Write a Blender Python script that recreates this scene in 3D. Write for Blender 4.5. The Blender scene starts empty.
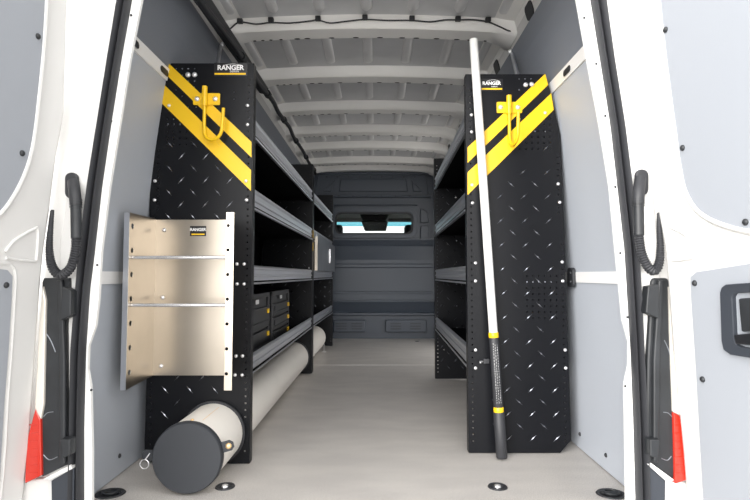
import bpy, bmesh, math, random
from mathutils import Vector, Matrix
random.seed(4)
C = bpy.context.scene.collection
F = 520.0; H = 0.712; TH = math.atan(25/520.0); VPU = 376.0
# ------------------------------------------------------------------ measuring helpers (metres at a given depth)
def ray(u, v):
    a = (u-VPU)/F; b = (250-v)/F
    return Vector((a, math.cos(TH)-b*math.sin(TH), math.sin(TH)+b*math.cos(TH)))
def at(u, v, Y):
    d = ray(u, v); t = Y/d.y
    return Vector((d.x*t, Y, H+d.z*t))
def at_floor(u, v):
    d = ray(u, v); t = -H/d.z
    return Vector((d.x*t, d.y*t, 0))
# ------------------------------------------------------------------ materials
def mat(name, col, rough=0.5, metal=0.0, bump=0.0, bscale=200, vary=0.0, vscale=30, spec=0.5, coat=0, emit=None, estr=0):
    m = bpy.data.materials.new(name); m.use_nodes = True
    nt = m.node_tree; p = nt.nodes['Principled BSDF']
    p.inputs['Base Color'].default_value = (*col, 1); p.inputs['Roughness'].default_value = rough
    p.inputs['Metallic'].default_value = metal; p.inputs['Specular IOR Level'].default_value = spec
    p.inputs['Coat Weight'].default_value = coat
    if emit:
        p.inputs['Emission Color'].default_value = (*emit, 1); p.inputs['Emission Strength'].default_value = estr
    tc = nt.nodes.new('ShaderNodeTexCoord')
    if vary:
        n = nt.nodes.new('ShaderNodeTexNoise'); n.inputs['Scale'].default_value = vscale; n.inputs['Detail'].default_value = 6
        nt.links.new(tc.outputs['Object'], n.inputs['Vector'])
        r = nt.nodes.new('ShaderNodeValToRGB')
        r.color_ramp.elements[0].position = 0.3; r.color_ramp.elements[1].position = 0.7
        r.color_ramp.elements[0].color = (*[c*(1-vary) for c in col], 1)
        r.color_ramp.elements[1].color = (*[min(1, c*(1+vary)) for c in col], 1)
        nt.links.new(n.outputs['Fac'], r.inputs['Fac']); nt.links.new(r.outputs['Color'], p.inputs['Base Color'])
    if bump:
        n = nt.nodes.new('ShaderNodeTexNoise'); n.inputs['Scale'].default_value = bscale; n.inputs['Detail'].default_value = 3
        nt.links.new(tc.outputs['Object'], n.inputs['Vector'])
        b = nt.nodes.new('ShaderNodeBump'); b.inputs['Strength'].default_value = bump; b.inputs['Distance'].default_value = 0.002
        nt.links.new(n.outputs['Fac'], b.inputs['Height']); nt.links.new(b.outputs['Normal'], p.inputs['Normal'])
    return m
M = dict(
 white=mat('white_paint', (.645,.64,.63), .32, spec=.5, coat=.2),
 flange=mat('white_flange', (.78,.78,.77), .4),
 liner=mat('grey_liner', (.43,.46,.51), .42, bump=.15, bscale=500),
 liner_up=mat('dark_grey_liner', (.17,.185,.215), .4, bump=.15, bscale=500),
 liner_door=mat('grey_door_liner', (.31,.33,.365), .5, bump=.15, bscale=600),
 strip=mat('aluminium_strip', (.8,.8,.8), .35, .0),
 roof=mat('roof_skin_grey', (.58,.585,.60), .35, .1, vary=.05, vscale=6),  # roof skin, a darker grey than the bows
 bow=mat('roof_bow_paint', (.86,.85,.83), .35),
 rib=mat('roof_rib', (.68,.68,.69), .3, .1),
 part=mat('bulkhead_paint', (.055,.068,.090), .38, bump=.1, bscale=300),
 black=mat('black_powder_coat', (.0045,.005,.0068), .36, spec=.20, bump=.1, bscale=700),
 inner=mat('shaded_shelf_steel', (.003,.003,.004), .7, spec=.05),  # shadow inside the shelves put into the colour, near black
 tread=mat('tread_glint', (.34,.36,.4), .24, 1.0),  # pale metal on black tread, painted in for its glossy reflections
 yellow=mat('yellow_paint', (.76,.47,.006), .4),
 alu=mat('brushed_aluminium', (.70,.72,.77), .36, 1.0),
 traya=mat('polished_aluminium', (.50,.45,.385), .3, 1.0, vary=.05, vscale=8),
 rod=mat('steel_rod', (.85,.85,.87), .25, .8),
 zinc=mat('zinc_bolt', (.85,.85,.87), .3, .7),
 rubber=mat('black_rubber', (.022,.023,.027), .55),
 plast=mat('black_plastic', (.016,.018,.021), .5, vary=.3, vscale=14),
 pvc=mat('cream_pvc', (.86,.82,.76), .5, vary=.03, vscale=5),
 cap=mat('grey_rubber_cap', (.022,.025,.031), .6, bump=.2, bscale=900),
 brass=mat('brass_rivet', (.9,.62,.32), .3, .6),
 red=mat('red_lens', (.50,.022,.010), .2, coat=.6),
 clear=mat('clear_lens', (.72,.68,.62), .15, .2, coat=.5),
 case=mat('black_case_plastic', (.009,.0095,.012), .4),
 handle=mat('dark_handle_plastic', (.03,.035,.045), .5),
 sticker=mat('black_sticker', (.01,.01,.012), .3),
 print_=mat('white_print', (.75,.75,.75), .5),
 galv=mat('grey_steel_plate', (.26,.28,.31), .35, .7, vary=.1, vscale=8),
 beige=mat('beige_edge', (.75,.68,.58), .4, .3),
 seam=mat('seam_strip', (.75,.73,.7), .4, .3),
 cabdark=mat('cab_dark_trim', (.02,.02,.022), .7),
 headliner=mat('cab_headliner', (.30,.29,.28), .9),
 ground=mat('pale_concrete', (.50,.49,.47), .9, vary=.1, vscale=3),
 pole=mat('white_pole', (.70,.70,.69), .3, coat=.2),
)
def floor_mat():
    m = bpy.data.materials.new('beige_composite_floor'); m.use_nodes = True
    nt = m.node_tree; p = nt.nodes['Principled BSDF']; p.inputs['Roughness'].default_value = .42
    tc = nt.nodes.new('ShaderNodeTexCoord')
    n1 = nt.nodes.new('ShaderNodeTexNoise'); n1.inputs['Scale'].default_value = 260; n1.inputs['Detail'].default_value = 4
    mp = nt.nodes.new('ShaderNodeMapping'); mp.inputs['Scale'].default_value = (1, 2.4, 1)
    n2 = nt.nodes.new('ShaderNodeTexNoise'); n2.inputs['Scale'].default_value = 4; n2.inputs['Detail'].default_value = 8
    nt.links.new(tc.outputs['Object'], n1.inputs['Vector']); nt.links.new(tc.outputs['Object'], mp.inputs['Vector'])
    nt.links.new(mp.outputs['Vector'], n2.inputs['Vector'])
    r1 = nt.nodes.new('ShaderNodeValToRGB'); e = r1.color_ramp.elements
    e[0].position = .35; e[1].position = .65; e[0].color = (.42,.40,.375,1); e[1].color = (.62,.59,.56,1)
    r2 = nt.nodes.new('ShaderNodeValToRGB'); e = r2.color_ramp.elements
    e[0].position = .35; e[1].position = .7; e[0].color = (.86,.86,.87,1); e[1].color = (1.0,1.0,1.0,1)
    nt.links.new(n1.outputs['Fac'], r1.inputs['Fac']); nt.links.new(n2.outputs['Fac'], r2.inputs['Fac'])
    mx = nt.nodes.new('ShaderNodeMixRGB'); mx.blend_type = 'MULTIPLY'; mx.inputs['Fac'].default_value = 1
    nt.links.new(r1.outputs['Color'], mx.inputs['Color1']); nt.links.new(r2.outputs['Color'], mx.inputs['Color2'])
    nt.links.new(mx.outputs['Color'], p.inputs['Base Color'])
    b = nt.nodes.new('ShaderNodeBump'); b.inputs['Strength'].default_value = .25; b.inputs['Distance'].default_value = .001
    nt.links.new(n1.outputs['Fac'], b.inputs['Height']); nt.links.new(b.outputs['Normal'], p.inputs['Normal'])
    return m
M['floor'] = floor_mat()
def glass_mat(name, col, rough=0.0):
    m = bpy.data.materials.new(name); m.use_nodes = True
    p = m.node_tree.nodes['Principled BSDF']
    p.inputs['Base Color'].default_value = (*col, 1); p.inputs['Roughness'].default_value = rough
    p.inputs['Transmission Weight'].default_value = 1; p.inputs['IOR'].default_value = 1.05
    return m
M['glass'] = glass_mat('clear_glass', (.9,.95,.95)); M['tint'] = glass_mat('blue_tint_band', (.16,.44,.52))
# ------------------------------------------------------------------ mesh helpers
def obj(name, bm, m, parent=None, smooth=False, bevel=0, loc=None):
    if isinstance(m, str): m = M[m]
    me = bpy.data.meshes.new(name)
    bmesh.ops.recalc_face_normals(bm, faces=bm.faces)
    bm.to_mesh(me); bm.free()
    mats = m if isinstance(m, (list, tuple)) else [m]
    for k in mats: me.materials.append(M[k] if isinstance(k, str) else k)
    o = bpy.data.objects.new(name, me); C.objects.link(o)
    if parent is not None:
        o.parent = parent; o.matrix_parent_inverse = Matrix.Translation(-Vector(parent.location_world if hasattr(parent, 'location_world') else wl(parent)))
    if smooth:
        for f in me.polygons: f.use_smooth = True
        try: me.set_sharp_from_angle(angle=math.radians(40))
        except Exception: pass
    if bevel:
        b = o.modifiers.new('bevel', 'BEVEL'); b.width = bevel; b.segments = 2; b.limit_method = 'ANGLE'
    return o
def wl(o):
    l = Vector(o.location) if o.type == 'EMPTY' else Vector((0,0,0))
    return l
def thing(name, label, cat, loc=(0,0,0), group=None):
    o = bpy.data.objects.new(name, None); C.objects.link(o); o.empty_display_size = .05
    o.location = loc; o['label'] = label; o['category'] = cat
    if group: o['group'] = group
    return o
def tag(o, label, cat, group=None):
    o['label'] = label; o['category'] = cat
    if group: o['group'] = group
    return o
def struct(o, label=None):
    o['kind'] = 'structure'
    if label: o['label'] = label
    return o
def box(bm, x0, x1, y0, y1, z0, z1, mi=0):
    v = [bm.verts.new((x, y, z)) for x in (x0, x1) for y in (y0, y1) for z in (z0, z1)]
    for q in ((0,1,3,2),(4,6,7,5),(0,4,5,1),(2,3,7,6),(0,2,6,4),(1,5,7,3)):
        f = bm.faces.new([v[i] for i in q]); f.material_index = mi
def prism(bm, pts, off, mi=0):
    off = Vector(off)
    a = [bm.verts.new(p) for p in pts]; b = [bm.verts.new(Vector(p)+off) for p in pts]
    n = len(pts)
    fs = [bm.faces.new(a), bm.faces.new(b[::-1])]
    for i in range(n): fs.append(bm.faces.new((a[i], b[i], b[(i+1)%n], a[(i+1)%n])))
    for f in fs: f.material_index = mi
def tube(bm, pts, rad, n=12, mi=0, caps=True):
    pts = [Vector(p) for p in pts]
    rads = rad if isinstance(rad, (list, tuple)) else [rad]*len(pts)
    up = None; rings = []
    for i, p in enumerate(pts):
        d = (pts[min(i+1, len(pts)-1)] - pts[max(i-1, 0)])
        if d.length < 1e-9: d = Vector((0,0,1))
        d.normalize()
        if up is None:
            up = d.orthogonal().normalized()
        else:
            up = (up - d*up.dot(d))
            up = up.normalized() if up.length > 1e-6 else d.orthogonal().normalized()
        s = d.cross(up)
        rings.append([bm.verts.new(p + (up*math.cos(2*math.pi*k/n) + s*math.sin(2*math.pi*k/n))*rads[i]) for k in range(n)])
    for a, b in zip(rings, rings[1:]):
        for k in range(n):
            f = bm.faces.new((a[k], a[(k+1)%n], b[(k+1)%n], b[k])); f.material_index = mi
    if caps:
        for r in (rings[0][::-1], rings[-1]):
            f = bm.faces.new(r); f.material_index = mi
def lathe(bm, prof, c, axis, n=32, mi=0):
    """prof: list of (r, t) along axis from point c; closed at ends when r == 0"""
    axis = Vector(axis).normalized(); u = axis.orthogonal().normalized(); w = axis.cross(u); c = Vector(c)
    rings = []
    for r, t in prof:
        if r < 1e-6: rings.append([bm.verts.new(c+axis*t)])
        else: rings.append([bm.verts.new(c+axis*t+(u*math.cos(2*math.pi*k/n)+w*math.sin(2*math.pi*k/n))*r) for k in range(n)])
    for a, b in zip(rings, rings[1:]):
        for k in range(n):
            k2 = (k+1) % n
            if len(a) == 1 and len(b) == 1: continue
            if len(a) == 1: f = bm.faces.new((a[0], b[k2], b[k]))
            elif len(b) == 1: f = bm.faces.new((a[k], a[k2], b[0]))
            else: f = bm.faces.new((a[k], a[k2], b[k2], b[k]))
            f.material_index = mi
def smoothpath(pts, n=6):
    pts = [Vector(p) for p in pts]; out = []
    for i in range(len(pts)-1):
        p0 = pts[max(i-1, 0)]; p1 = pts[i]; p2 = pts[i+1]; p3 = pts[min(i+2, len(pts)-1)]
        for k in range(n):
            t = k/n
            out.append(.5*((2*p1)+(p2-p0)*t+(2*p0-5*p1+4*p2-p3)*t*t+(3*p1-p0-3*p2+p3)*t**3))
    out.append(pts[-1]); return out
def plate2d(outline, holes, thick):
    """flat sheet with real cut holes; local x, y in plane, z thickness -> bmesh"""
    cu = bpy.data.curves.new('tmp', 'CURVE'); cu.dimensions = '2D'; cu.fill_mode = 'BOTH'; cu.extrude = thick/2
    for poly in [outline]+holes:
        s = cu.splines.new('POLY'); s.points.add(len(poly)-1); s.use_cyclic_u = True
        for k, p in enumerate(poly): s.points[k].co = (p[0], p[1], 0, 1)
    o = bpy.data.objects.new('tmp', cu); C.objects.link(o)
    dg = bpy.context.evaluated_depsgraph_get(); dg.update()
    me = bpy.data.meshes.new_from_object(o.evaluated_get(dg))
    bm = bmesh.new(); bm.from_mesh(me)
    bpy.data.objects.remove(o); bpy.data.curves.remove(cu); bpy.data.meshes.remove(me)
    bmesh.ops.remove_doubles(bm, verts=bm.verts, dist=1e-6)
    return bm
def sq(x, z, s): return [(x-s, z-s), (x+s, z-s), (x+s, z+s), (x-s, z+s)]
def circ(x, z, r, n=32): return [(x+r*math.cos(2*math.pi*k/n), z+r*math.sin(2*math.pi*k/n)) for k in range(n)]
def rrect(x0, x1, z0, z1, r, n=6):
    out = []
    for cx, cz, a0 in ((x1-r, z1-r, 0), (x0+r, z1-r, 90), (x0+r, z0+r, 180), (x1-r, z0+r, 270)):
        for k in range(n+1):
            a = math.radians(a0+90*k/n); out.append((cx+r*math.cos(a), cz+r*math.sin(a)))
    return out
def stand(bm, Y):   # plate in XY -> plate standing at depth Y
    for v in bm.verts: v.co = Vector((v.co.x, Y+v.co.z, v.co.y))
def text_mesh(name, s, size, m, parent, M4, thick=.0004, bold=False):
    cu = bpy.data.curves.new('t', 'FONT'); cu.body = s; cu.size = size; cu.extrude = thick; cu.align_x = 'CENTER'; cu.align_y = 'CENTER'
    if bold: cu.offset = size*.03
    o = bpy.data.objects.new('t', cu); C.objects.link(o)
    dg = bpy.context.evaluated_depsgraph_get(); dg.update()
    me = bpy.data.meshes.new_from_object(o.evaluated_get(dg))
    bpy.data.objects.remove(o)
    me.transform(M4); me.materials.clear(); me.materials.append(M[m])
    r = bpy.data.objects.new(name, me); C.objects.link(r)
    if parent is not None:
        r.parent = parent; r.matrix_parent_inverse = Matrix.Translation(-wl_root(parent))
    return r
def wl_root(o):
    l = Vector(o.location) if o.type == 'EMPTY' else Vector((0,0,0))
    return l
STAND = Matrix.Rotation(math.radians(90), 4, 'X')
def bolt(parent, p, r=.006, m='zinc', axis=(0,-1,0), name='bolt'):
    bm = bmesh.new(); lathe(bm, [(0,0),(r,0),(r,r*.25),(r*.75,r*.6),(r*.35,r*.8),(0,r*.85)], p, axis, 12)
    return obj(name, bm, m, parent, smooth=True)

# ------------------------------------------------------------------ the van shell
XC = -.04
YS, YE = 1.44, 5.88          # rear sill, bulkhead
PROF = [(0,.872),(.35,.868),(.70,.858),(.95,.838),(1.20,.812),(1.48,.775),(1.70,.732),(1.83,.684)]
def wx(z):
    for (a, b), (c, d) in zip(PROF, PROF[1:]):
        if z <= c: return b+(d-b)*(z-a)/(c-a)
    return PROF[-1][1]
bm = bmesh.new(); box(bm, -1.0, .92, 1.36, YE+.05, -.06, 0)
struct(obj('floor', bm, 'floor'), 'pale speckled cargo floor')
bm = bmesh.new(); sy = at_floor(375, 365).y; box(bm, XC-.86, XC+.86, sy-.006, sy+.006, 0, .0015)
struct(obj('trim_1', bm, 'seam'), 'pale seam strip across the cargo floor')
bm = bmesh.new(); box(bm, -9, 9, -12, 14, -.75, -.70)
struct(obj('ground', bm, 'ground'), 'pale concrete ground outside the van')

def sheet(bm, s, z0, z1, y0, y1, th=.05, off=0, steps=8):
    """wall skin following the side profile between two heights"""
    zs = [z0+(z1-z0)*k/steps for k in range(steps+1)]
    inner = [Vector((XC+s*(wx(z)+off), y0, z)) for z in zs]
    outer = [Vector((XC+s*(wx(z)+off+th), y0, z)) for z in zs]
    prism(bm, inner+outer[::-1], (0, y1-y0, 0))
for s, nm in ((-1, 'left'), (1, 'right')):
    op = (3.95, 5.1) if s > 0 else None      # the open sliding door on the right
    segs = [(1.46, YE+.03)] if not op else [(1.46, op[0]), (op[1], YE+.03)]
    bm = bmesh.new()
    for a, b in segs: sheet(bm, s, 0, 1.86, a, b, th=.05, off=.012)
    if op: sheet(bm, s, 1.78, 1.86, op[0], op[1], th=.05, off=.012, steps=2)
    w = struct(obj('wall_'+nm, bm, 'white', smooth=False), nm+' side wall of the cargo bay')
    for a, b in segs:
        bm = bmesh.new(); sheet(bm, s, .004, .684, a, b, th=.008, off=.002); lp = obj('liner_panel', bm, 'liner', w)
        bm = bmesh.new(); sheet(bm, s, .722, 1.470, a, b, th=.008, off=.002); obj('liner_panel', bm, 'liner', w)
        bm = bmesh.new(); sheet(bm, s, 1.510, 1.80, a, b, th=.008, off=.002, steps=4)
        o = obj('upper_liner_panel', bm, 'liner_up', w); o['label'] = 'darker grey upper liner panel'
        bm = bmesh.new(); sheet(bm, s, .682, .724, a, b, th=.012, off=-.004, steps=2); obj('joint_strip', bm, 'strip', w)
        # upper white strip with slots
        bm = bmesh.new(); sheet(bm, s, 1.468, 1.513, a, b, th=.012, off=-.004, steps=3); us = obj('joint_strip', bm, 'strip', w)
    for yy in (1.70, 1.95, 2.42):
        bm = bmesh.new(); x = XC+s*(wx(1.49)-.0045)
        pts = [(x+s*.0*(z-1.475), yy+y, z) for y, z in rrect(-.035,.035,1.478,1.502,.011)]
        prism(bm, pts, (s*-.002, 0, 0)); obj('slot', bm, 'rubber', w)
    # screws of the lower liner
    for (u, v) in ([(119,456)] if s < 0 else [(580,434),(606,455)]):
        X = XC+s*(wx(.05)+.001); d = ray(u, v); t = X/d.x
        bolt(w, (X, d.y*t, H+d.z*t), .008, 'rubber', (-s,0,0), 'screw')
# slot bracket on the right lower strip
d = ray(571.5, 273); X = XC+wx(.7)-.006; t = X/d.x; by = d.y*t
br = thing('wall_bracket', 'small black latch bracket on the right wall strip beside the shelving end panel', 'bracket', (X, 2.15, .66))
bm = bmesh.new()
prism(bm, [(X, 2.150+y, z) for y, z in rrect(-.032,.032,.662,.742,.018)], (-.012,0,0)); obj('plate', bm, 'rubber', br, bevel=.002)
bolt(br, (X-.012, 2.14, .72), .007, 'plast', (-1,0,0)); bolt(br, (X-.012, 2.14, .685), .007, 'plast', (-1,0,0))

# roof
def crown(x): return .026*((x-XC)/.70)**2
RZ = 1.945
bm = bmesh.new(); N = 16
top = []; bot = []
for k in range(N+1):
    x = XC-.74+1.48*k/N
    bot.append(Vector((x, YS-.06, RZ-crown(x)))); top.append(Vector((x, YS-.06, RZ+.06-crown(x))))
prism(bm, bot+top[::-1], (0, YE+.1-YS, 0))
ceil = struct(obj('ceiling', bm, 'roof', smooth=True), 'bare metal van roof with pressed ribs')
BZ = 1.886
bows = [1.87, 2.48, 3.08, 3.69, 4.28, 4.80, 5.42, 5.83]
for bi, by in enumerate(bows):
    bm = bmesh.new(); a = []; b = []
    hw = .70
    prof = [(-.075,RZ-BZ+.004),(-.065,.014),(-.052,0),(.045,0),(.058,.016),(.075,.022),(.08,RZ-BZ+.004)]
    rings = []
    for k in range(25):
        x = XC-hw+2*hw*k/24; e = abs(x-XC)/hw
        dz = .03*max(0, e-.88)/.12
        wide = 1+.55*max(0, e-.85)/.15
        rings.append([bm.verts.new((x, by+py*wide, BZ-crown(x)-dz+pz)) for py, pz in prof])
    for r1, r2 in zip(rings, rings[1:]):
        for j in range(len(prof)-1): bm.faces.new((r1[j], r1[j+1], r2[j+1], r2[j]))
        bm.faces.new((r1[-1], r1[0], r2[0], r2[-1]))
    bm.faces.new(rings[0]); bm.faces.new(rings[-1][::-1])
    o = obj('roof_bow', bm, 'bow', ceil, smooth=True)
    # punched holes along the far flange
    hb = bmesh.new()
    for x in (-.60,-.56,-.52,-.47,-.39,-.34,-.22,-.10,.02,.13,.20,.30,.40,.46,.54):
        z = BZ-crown(x)-.03*max(0, abs(x-XC)/hw-.88)/.12
        wdt = .014 if abs(x) < .42 else .008
        prism(hb, [(x+px, by+.04+py*.9, z-.0012) for px, py in circ(0,0,1,10) for px, py in [(px*wdt, py*.006)]], (0,0,.003))
    obj('bow_slot', hb, 'plast', o); o.children[0]['kind'] = 'stuff'
# pressed roof ribs between the bows
for bi in range(len(bows)-1):
    ya, yb = bows[bi]+.105, bows[bi+1]-.105
    for xr in (-.675,-.475,-.26,-.045,.17,.385,.59):
        bm = bmesh.new(); n = 10; rings = []
        for k in range(n+1):
            y = ya+(yb-ya)*k/n; e = min(1, min(k, n-k)/1.2); e = math.sqrt(1-(1-e)**2)
            w_ = .026*max(.25, e); h_ = .016*e
            r = []
            for q in range(9):
                al = math.pi*q/8; xx = xr+w_*math.cos(al)
                r.append(bm.verts.new((xx, y, RZ-crown(xr)+.001-h_*(math.sin(al)**.8) if e > 0 else RZ-crown(xr)+.001)))
            rings.append(r)
        for r1, r2 in zip(rings, rings[1:]):
            for q in range(8): bm.faces.new((r1[q], r1[q+1], r2[q+1], r2[q]))
        obj('roof_rib', bm, 'rib', ceil, smooth=True)
    # shallow cross swage near the bow
    bm = bmesh.new()
    tube(bm, [(XC-.6+1.2*k/12, ya-.012, RZ-crown(XC-.6+1.2*k/12)) for k in range(13)], .006, 8); obj('roof_swage', bm, 'rib', ceil, smooth=True)
# cant rails (longitudinal) with cut-outs
for s, nm in ((-1,'2'), (1,'3')):
    bm = bmesh.new()
    pr = [(s*.60,1.925),(s*.685,1.895),(s*.715,1.80),(s*.72,1.76),(s*.78,1.76),(s*.80,1.95),(s*.62,1.97)]
    prism(bm, [(XC+x, YS-.04, z) for x, z in pr], (0, YE-YS+.04, 0))
    o = struct(obj('trim_'+nm, bm, 'bow'), ('left' if s < 0 else 'right')+' roof rail of the van')
    for k in range(8 if s > 0 else 0):
        y = 2.18+.605*k
        hb = bmesh.new()
        p = [Vector((XC+s*.688, y+a, 1.885)) + Vector((s*.026*((1.885-z)/.09), 0, z-1.885)) for a, z in rrect(-.045,.045,1.815,1.875,.02)]
        prism(hb, p, (-s*.004,0,-.001)); obj('rail_slot', hb, 'rubber', o)

# bulkhead
bm = plate2d([(XC-.90,0),(XC+.90,0),(XC+.86,1.2),(XC+.72,1.96),(XC-.72,1.96),(XC-.86,1.2)], [rrect(-.47,.425,1.165,1.425,.075,8)], .02); stand(bm, YE)
bh = struct(obj('wall_front', bm, 'part'), 'dark blue grey steel bulkhead')
def rel(name, pts, dy, m='part', bev=.008, Y=YE-.01, par=None):
    b = bmesh.new(); prism(b, [(x, Y, z) for x, z in pts], (0, -dy, 0)); return obj(name, b, m, par or bh, bevel=bev)
# lower profiled section
pr = [(-.004,0),(-.004,.255),(-.038,.265),(-.038,.285),(-.008,.30),(-.060,.41),(-.066,.415),(-.066,.43),(-.052,.435),(-.052,.50),(-.058,.505),(-.058,.525),(-.05,.53),(-.05,.79),
      (-.058,.80),(-.058,.83),(-.05,.84),(-.05,.88),(-.03,.97),(-.018,1.035),(-.012,1.045),(-.048,1.105),(-.048,1.12),(0,1.125)]
bm = bmesh.new(); prism(bm, [(XC-.86, YE-.01+y, z) for y, z in pr], (1.70,0,0)); obj('pressed_panel', bm, 'part', bh, bevel=.004)
# window frame ring
def ring_plate(name, outer, inner, dy, m, par, Y, bev=.006):
    b = plate2d(outer, [inner], dy); stand(b, Y-dy/2); return obj(name, b, m, par, bevel=bev)
win = ring_plate('window_1', rrect(-.515,.47,1.125,1.475,.11,8), rrect(-.465,.42,1.17,1.42,.072,8), .035, 'part', None, YE-.01)
struct(win, 'window in the steel bulkhead')
b = plate2d(rrect(-.465,.42,1.17,1.42,.072,8), [rrect(-.445,.40,1.188,1.402,.06,8)], .03); stand(b, YE-.01); obj('window_seal', b, 'rubber', win)
b = bmesh.new(); prism(b, [(x, YE, z) for x, z in rrect(-.45,.405,1.184,1.406,.06,8)], (0,.004,0)); obj('pane', b, 'glass', win)
# header section
rel('header_ledge', [(XC-.68,1.585),(XC+.66,1.585),(XC+.66,1.61),(XC-.68,1.61)], .06)
rel('header_panel', [(XC-.66,1.61),(XC+.64,1.61),(XC+.60,1.89),(XC-.62,1.89)], .015)
rel('header_frame', [(-.42,1.655),(.36,1.655),(.34,1.80),(-.40,1.80)], .03)
rel('header_frame', [(-.60,1.655),(-.50,1.655),(-.46,1.80)], .03)
rel('header_frame', [(.42,1.655),(.52,1.655),(.40,1.80)], .03)
rel('header_ledge', [(XC-.66,1.845),(XC+.64,1.845),(XC+.62,1.875),(XC-.64,1.875)], .05)
rel('pressed_rib', [(-.50,1.495),(.47,1.495),(.47,1.515),(-.50,1.515)], .02)
rel('side_pressing', rrect(.50,.60,1.06,1.27,.03), .03)
rel('side_pressing', [(.50,1.30),(.60,1.30),(.58,1.42),(.53,1.46),(.50,1.46)], .03)
rel('side_pressing', [(-.60,1.12),(-.535,1.12),(-.535,1.46),(-.60,1.46)], .02)
for k in range(9):
    x = -.56+.125*k; bolt(bh, (x, YE-.045, 1.82), .008, 'plast'); 
for k in range(6):
    x = -.42+.16*k; bolt(bh, (x, YE-.072, 1.598), .008, 'plast')
for x0, x1 in ((-.475,-.115), (.105,.565)):
    vp = rel('vent_panel', rrect(x0, x1, .075, .212, .02), .05, bev=.01)
    b = bmesh.new(); cx = (x0+x1)/2; hw = (x1-x0)/2
    for g in (-.5, .45):
        for r in range(3):
            for q in range(6):
                xx = cx+g*hw+(q-2.5)*.020; z = .114+.029*r
                prism(b, [(x, YE-.0605, zz) for x, zz in rrect(xx-.009, xx+.009, z-.006, z+.006, .003, 2)], (0,-.001,0))
    o = obj('vent_slots', b, 'rubber', vp)
# small dark floor grommet near the bulkhead
p = at_floor(417, 341.5); bm = bmesh.new(); lathe(bm, [(0,0),(.022,0),(.02,.004),(0,.005)], p, (0,0,1), 16)
tag(obj('floor_grommet', bm, 'rubber', smooth=True), 'tiny dark grommet in the floor near the bulkhead', 'grommet')

# cab beyond the bulkhead
cab = bmesh.new()
box(cab, -.98, .9, YE+.10, 7.30, 1.50, 1.54); box(cab, -.98, .9, 7.22, 7.30, 1.457, 1.50); box(cab, -.98, -.94, YE+.05, 7.3, .2, 1.54); box(cab, .86, .9, YE+.05, 7.3, .2, 1.54)
box(cab, -.98, .9, YE+.05, 7.9, .0, .04); struct(obj('wall_cab', cab, 'headliner'), 'roof lining and sides of the driver cab')
cb = bmesh.new(); prism(cb, [(-.94,7.2,.04),(-.94,7.2,.95),(-.94,7.45,1.03),(-.94,7.85,1.0),(-.94,7.85,.04)], (1.8,0,0))
struct(obj('trim_4', cb, 'cabdark'), 'dark dashboard in the driver cab')
w2 = bmesh.new(); prism(w2, [(-.90,7.82,1.01),(-.90,7.34,1.43),(-.90,7.345,1.43),(-.90,7.825,1.01)], (1.72,0,0))
w2 = struct(obj('window_2', w2, 'glass'), 'windscreen seen through the bulkhead window')
b = bmesh.new(); prism(b, [(-.90,7.34,1.40),(-.90,7.27,1.47),(-.90,7.275,1.472),(-.90,7.345,1.402)], (1.72,0,0)); obj('tint_band', b, 'tint', w2)
oc = thing('overhead_console', 'black overhead console with mirror seen through the bulkhead window', 'console', (0,6.9,1.5))
b = bmesh.new(); prism(b, [(-.21,7.05,1.50),(.17,7.05,1.50),(.13,7.05,1.43),(-.17,7.05,1.43)], (0,-.30,0)); obj('housing', b, 'cabdark', oc, bevel=.01)
b = bmesh.new(); prism(b, [(x, 6.98, z) for x, z in [(-.20,1.435),(.165,1.435),(.135,1.30),(-.15,1.30)]], (0,-.06,0)); obj('mirror', b, 'plast', oc, bevel=.015)
for x, sd in ((-.53,'left'), (.47,'right')):
    st = thing('cab_seat', 'black cab seat headrest at the lower %s corner of the bulkhead window' % sd, 'seat', (x,6.5,.04))
    b = bmesh.new(); box(b, x-.25, x+.25, 6.30, 6.85, .045, .5); obj('seat', b, 'cabdark', st, bevel=.04)
    b = bmesh.new(); box(b, x-.24, x+.24, 6.22, 6.34, .5, 1.13); obj('backrest', b, 'cabdark', st, bevel=.04)
    b = bmesh.new(); box(b, x-.13, x+.13, 6.22, 6.32, 1.15, 1.32); obj('headrest', b, 'cabdark', st, bevel=.04)

# ------------------------------------------------------------------ rear opening: pillars, seals
def trace(pts, Y): return [at(u, v, Y) for u, v in pts]
def extend(pts):   # continue an edge down to the sill and up to the roof
    return pts
def band(name, inner, outer, Y, dy, m, par=None):
    b = bmesh.new(); I = trace(inner, Y); O = trace(outer, Y)
    prism(b, I+O[::-1], (0, dy, 0)); return obj(name, b, m, par)
L_fl = [(161,-110),(141,0),(129,62),(119,125),(109,187),(101,250),(98,300),(95,326),(88,346),(87,370),(90,386),(91.5,450),(91.5,536)]
L_si = [(150,-110),(132,0),(121,62),(111,125),(102,187),(95,250),(90,290),(86,350),(84,425),(84,500),(84,536)]
L_so = [(140,-110),(121,0),(111,62),(101,125),(91,187),(83,250),(79,300),(75,350),(74,425),(72,500),(71,536)]
R_fl = [(545,-110),(577,0),(588,62),(600,125),(610,187),(616,250),(620,290),(623,320),(629,342),(629,365),(625,384),(626,450),(627,536)]
R_si = [(560,-110),(590,0),(600,62),(610,125),(617,187),(624,250),(627,300),(630,350),(633,425),(635,500),(635,536)]
R_so = [(572,-110),(603,0),(611,62),(621,125),(629,187),(635,250),(638,300),(640,350),(644,425),(646,500),(647,536)]
def resample(poly, vs):
    out = []
    for v in vs:
        for (a, b), (c, d) in zip(poly, poly[1:]):
            if b <= v <= d or (v >= d and (c, d) == poly[-1]):
                out.append((a+(c-a)*(v-b)/(d-b), v)); break
    return out
def outerx(s, z):    # outside of the body at the rear corner
    return XC+s*(wx(min(z, 1.83))+.10)
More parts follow.
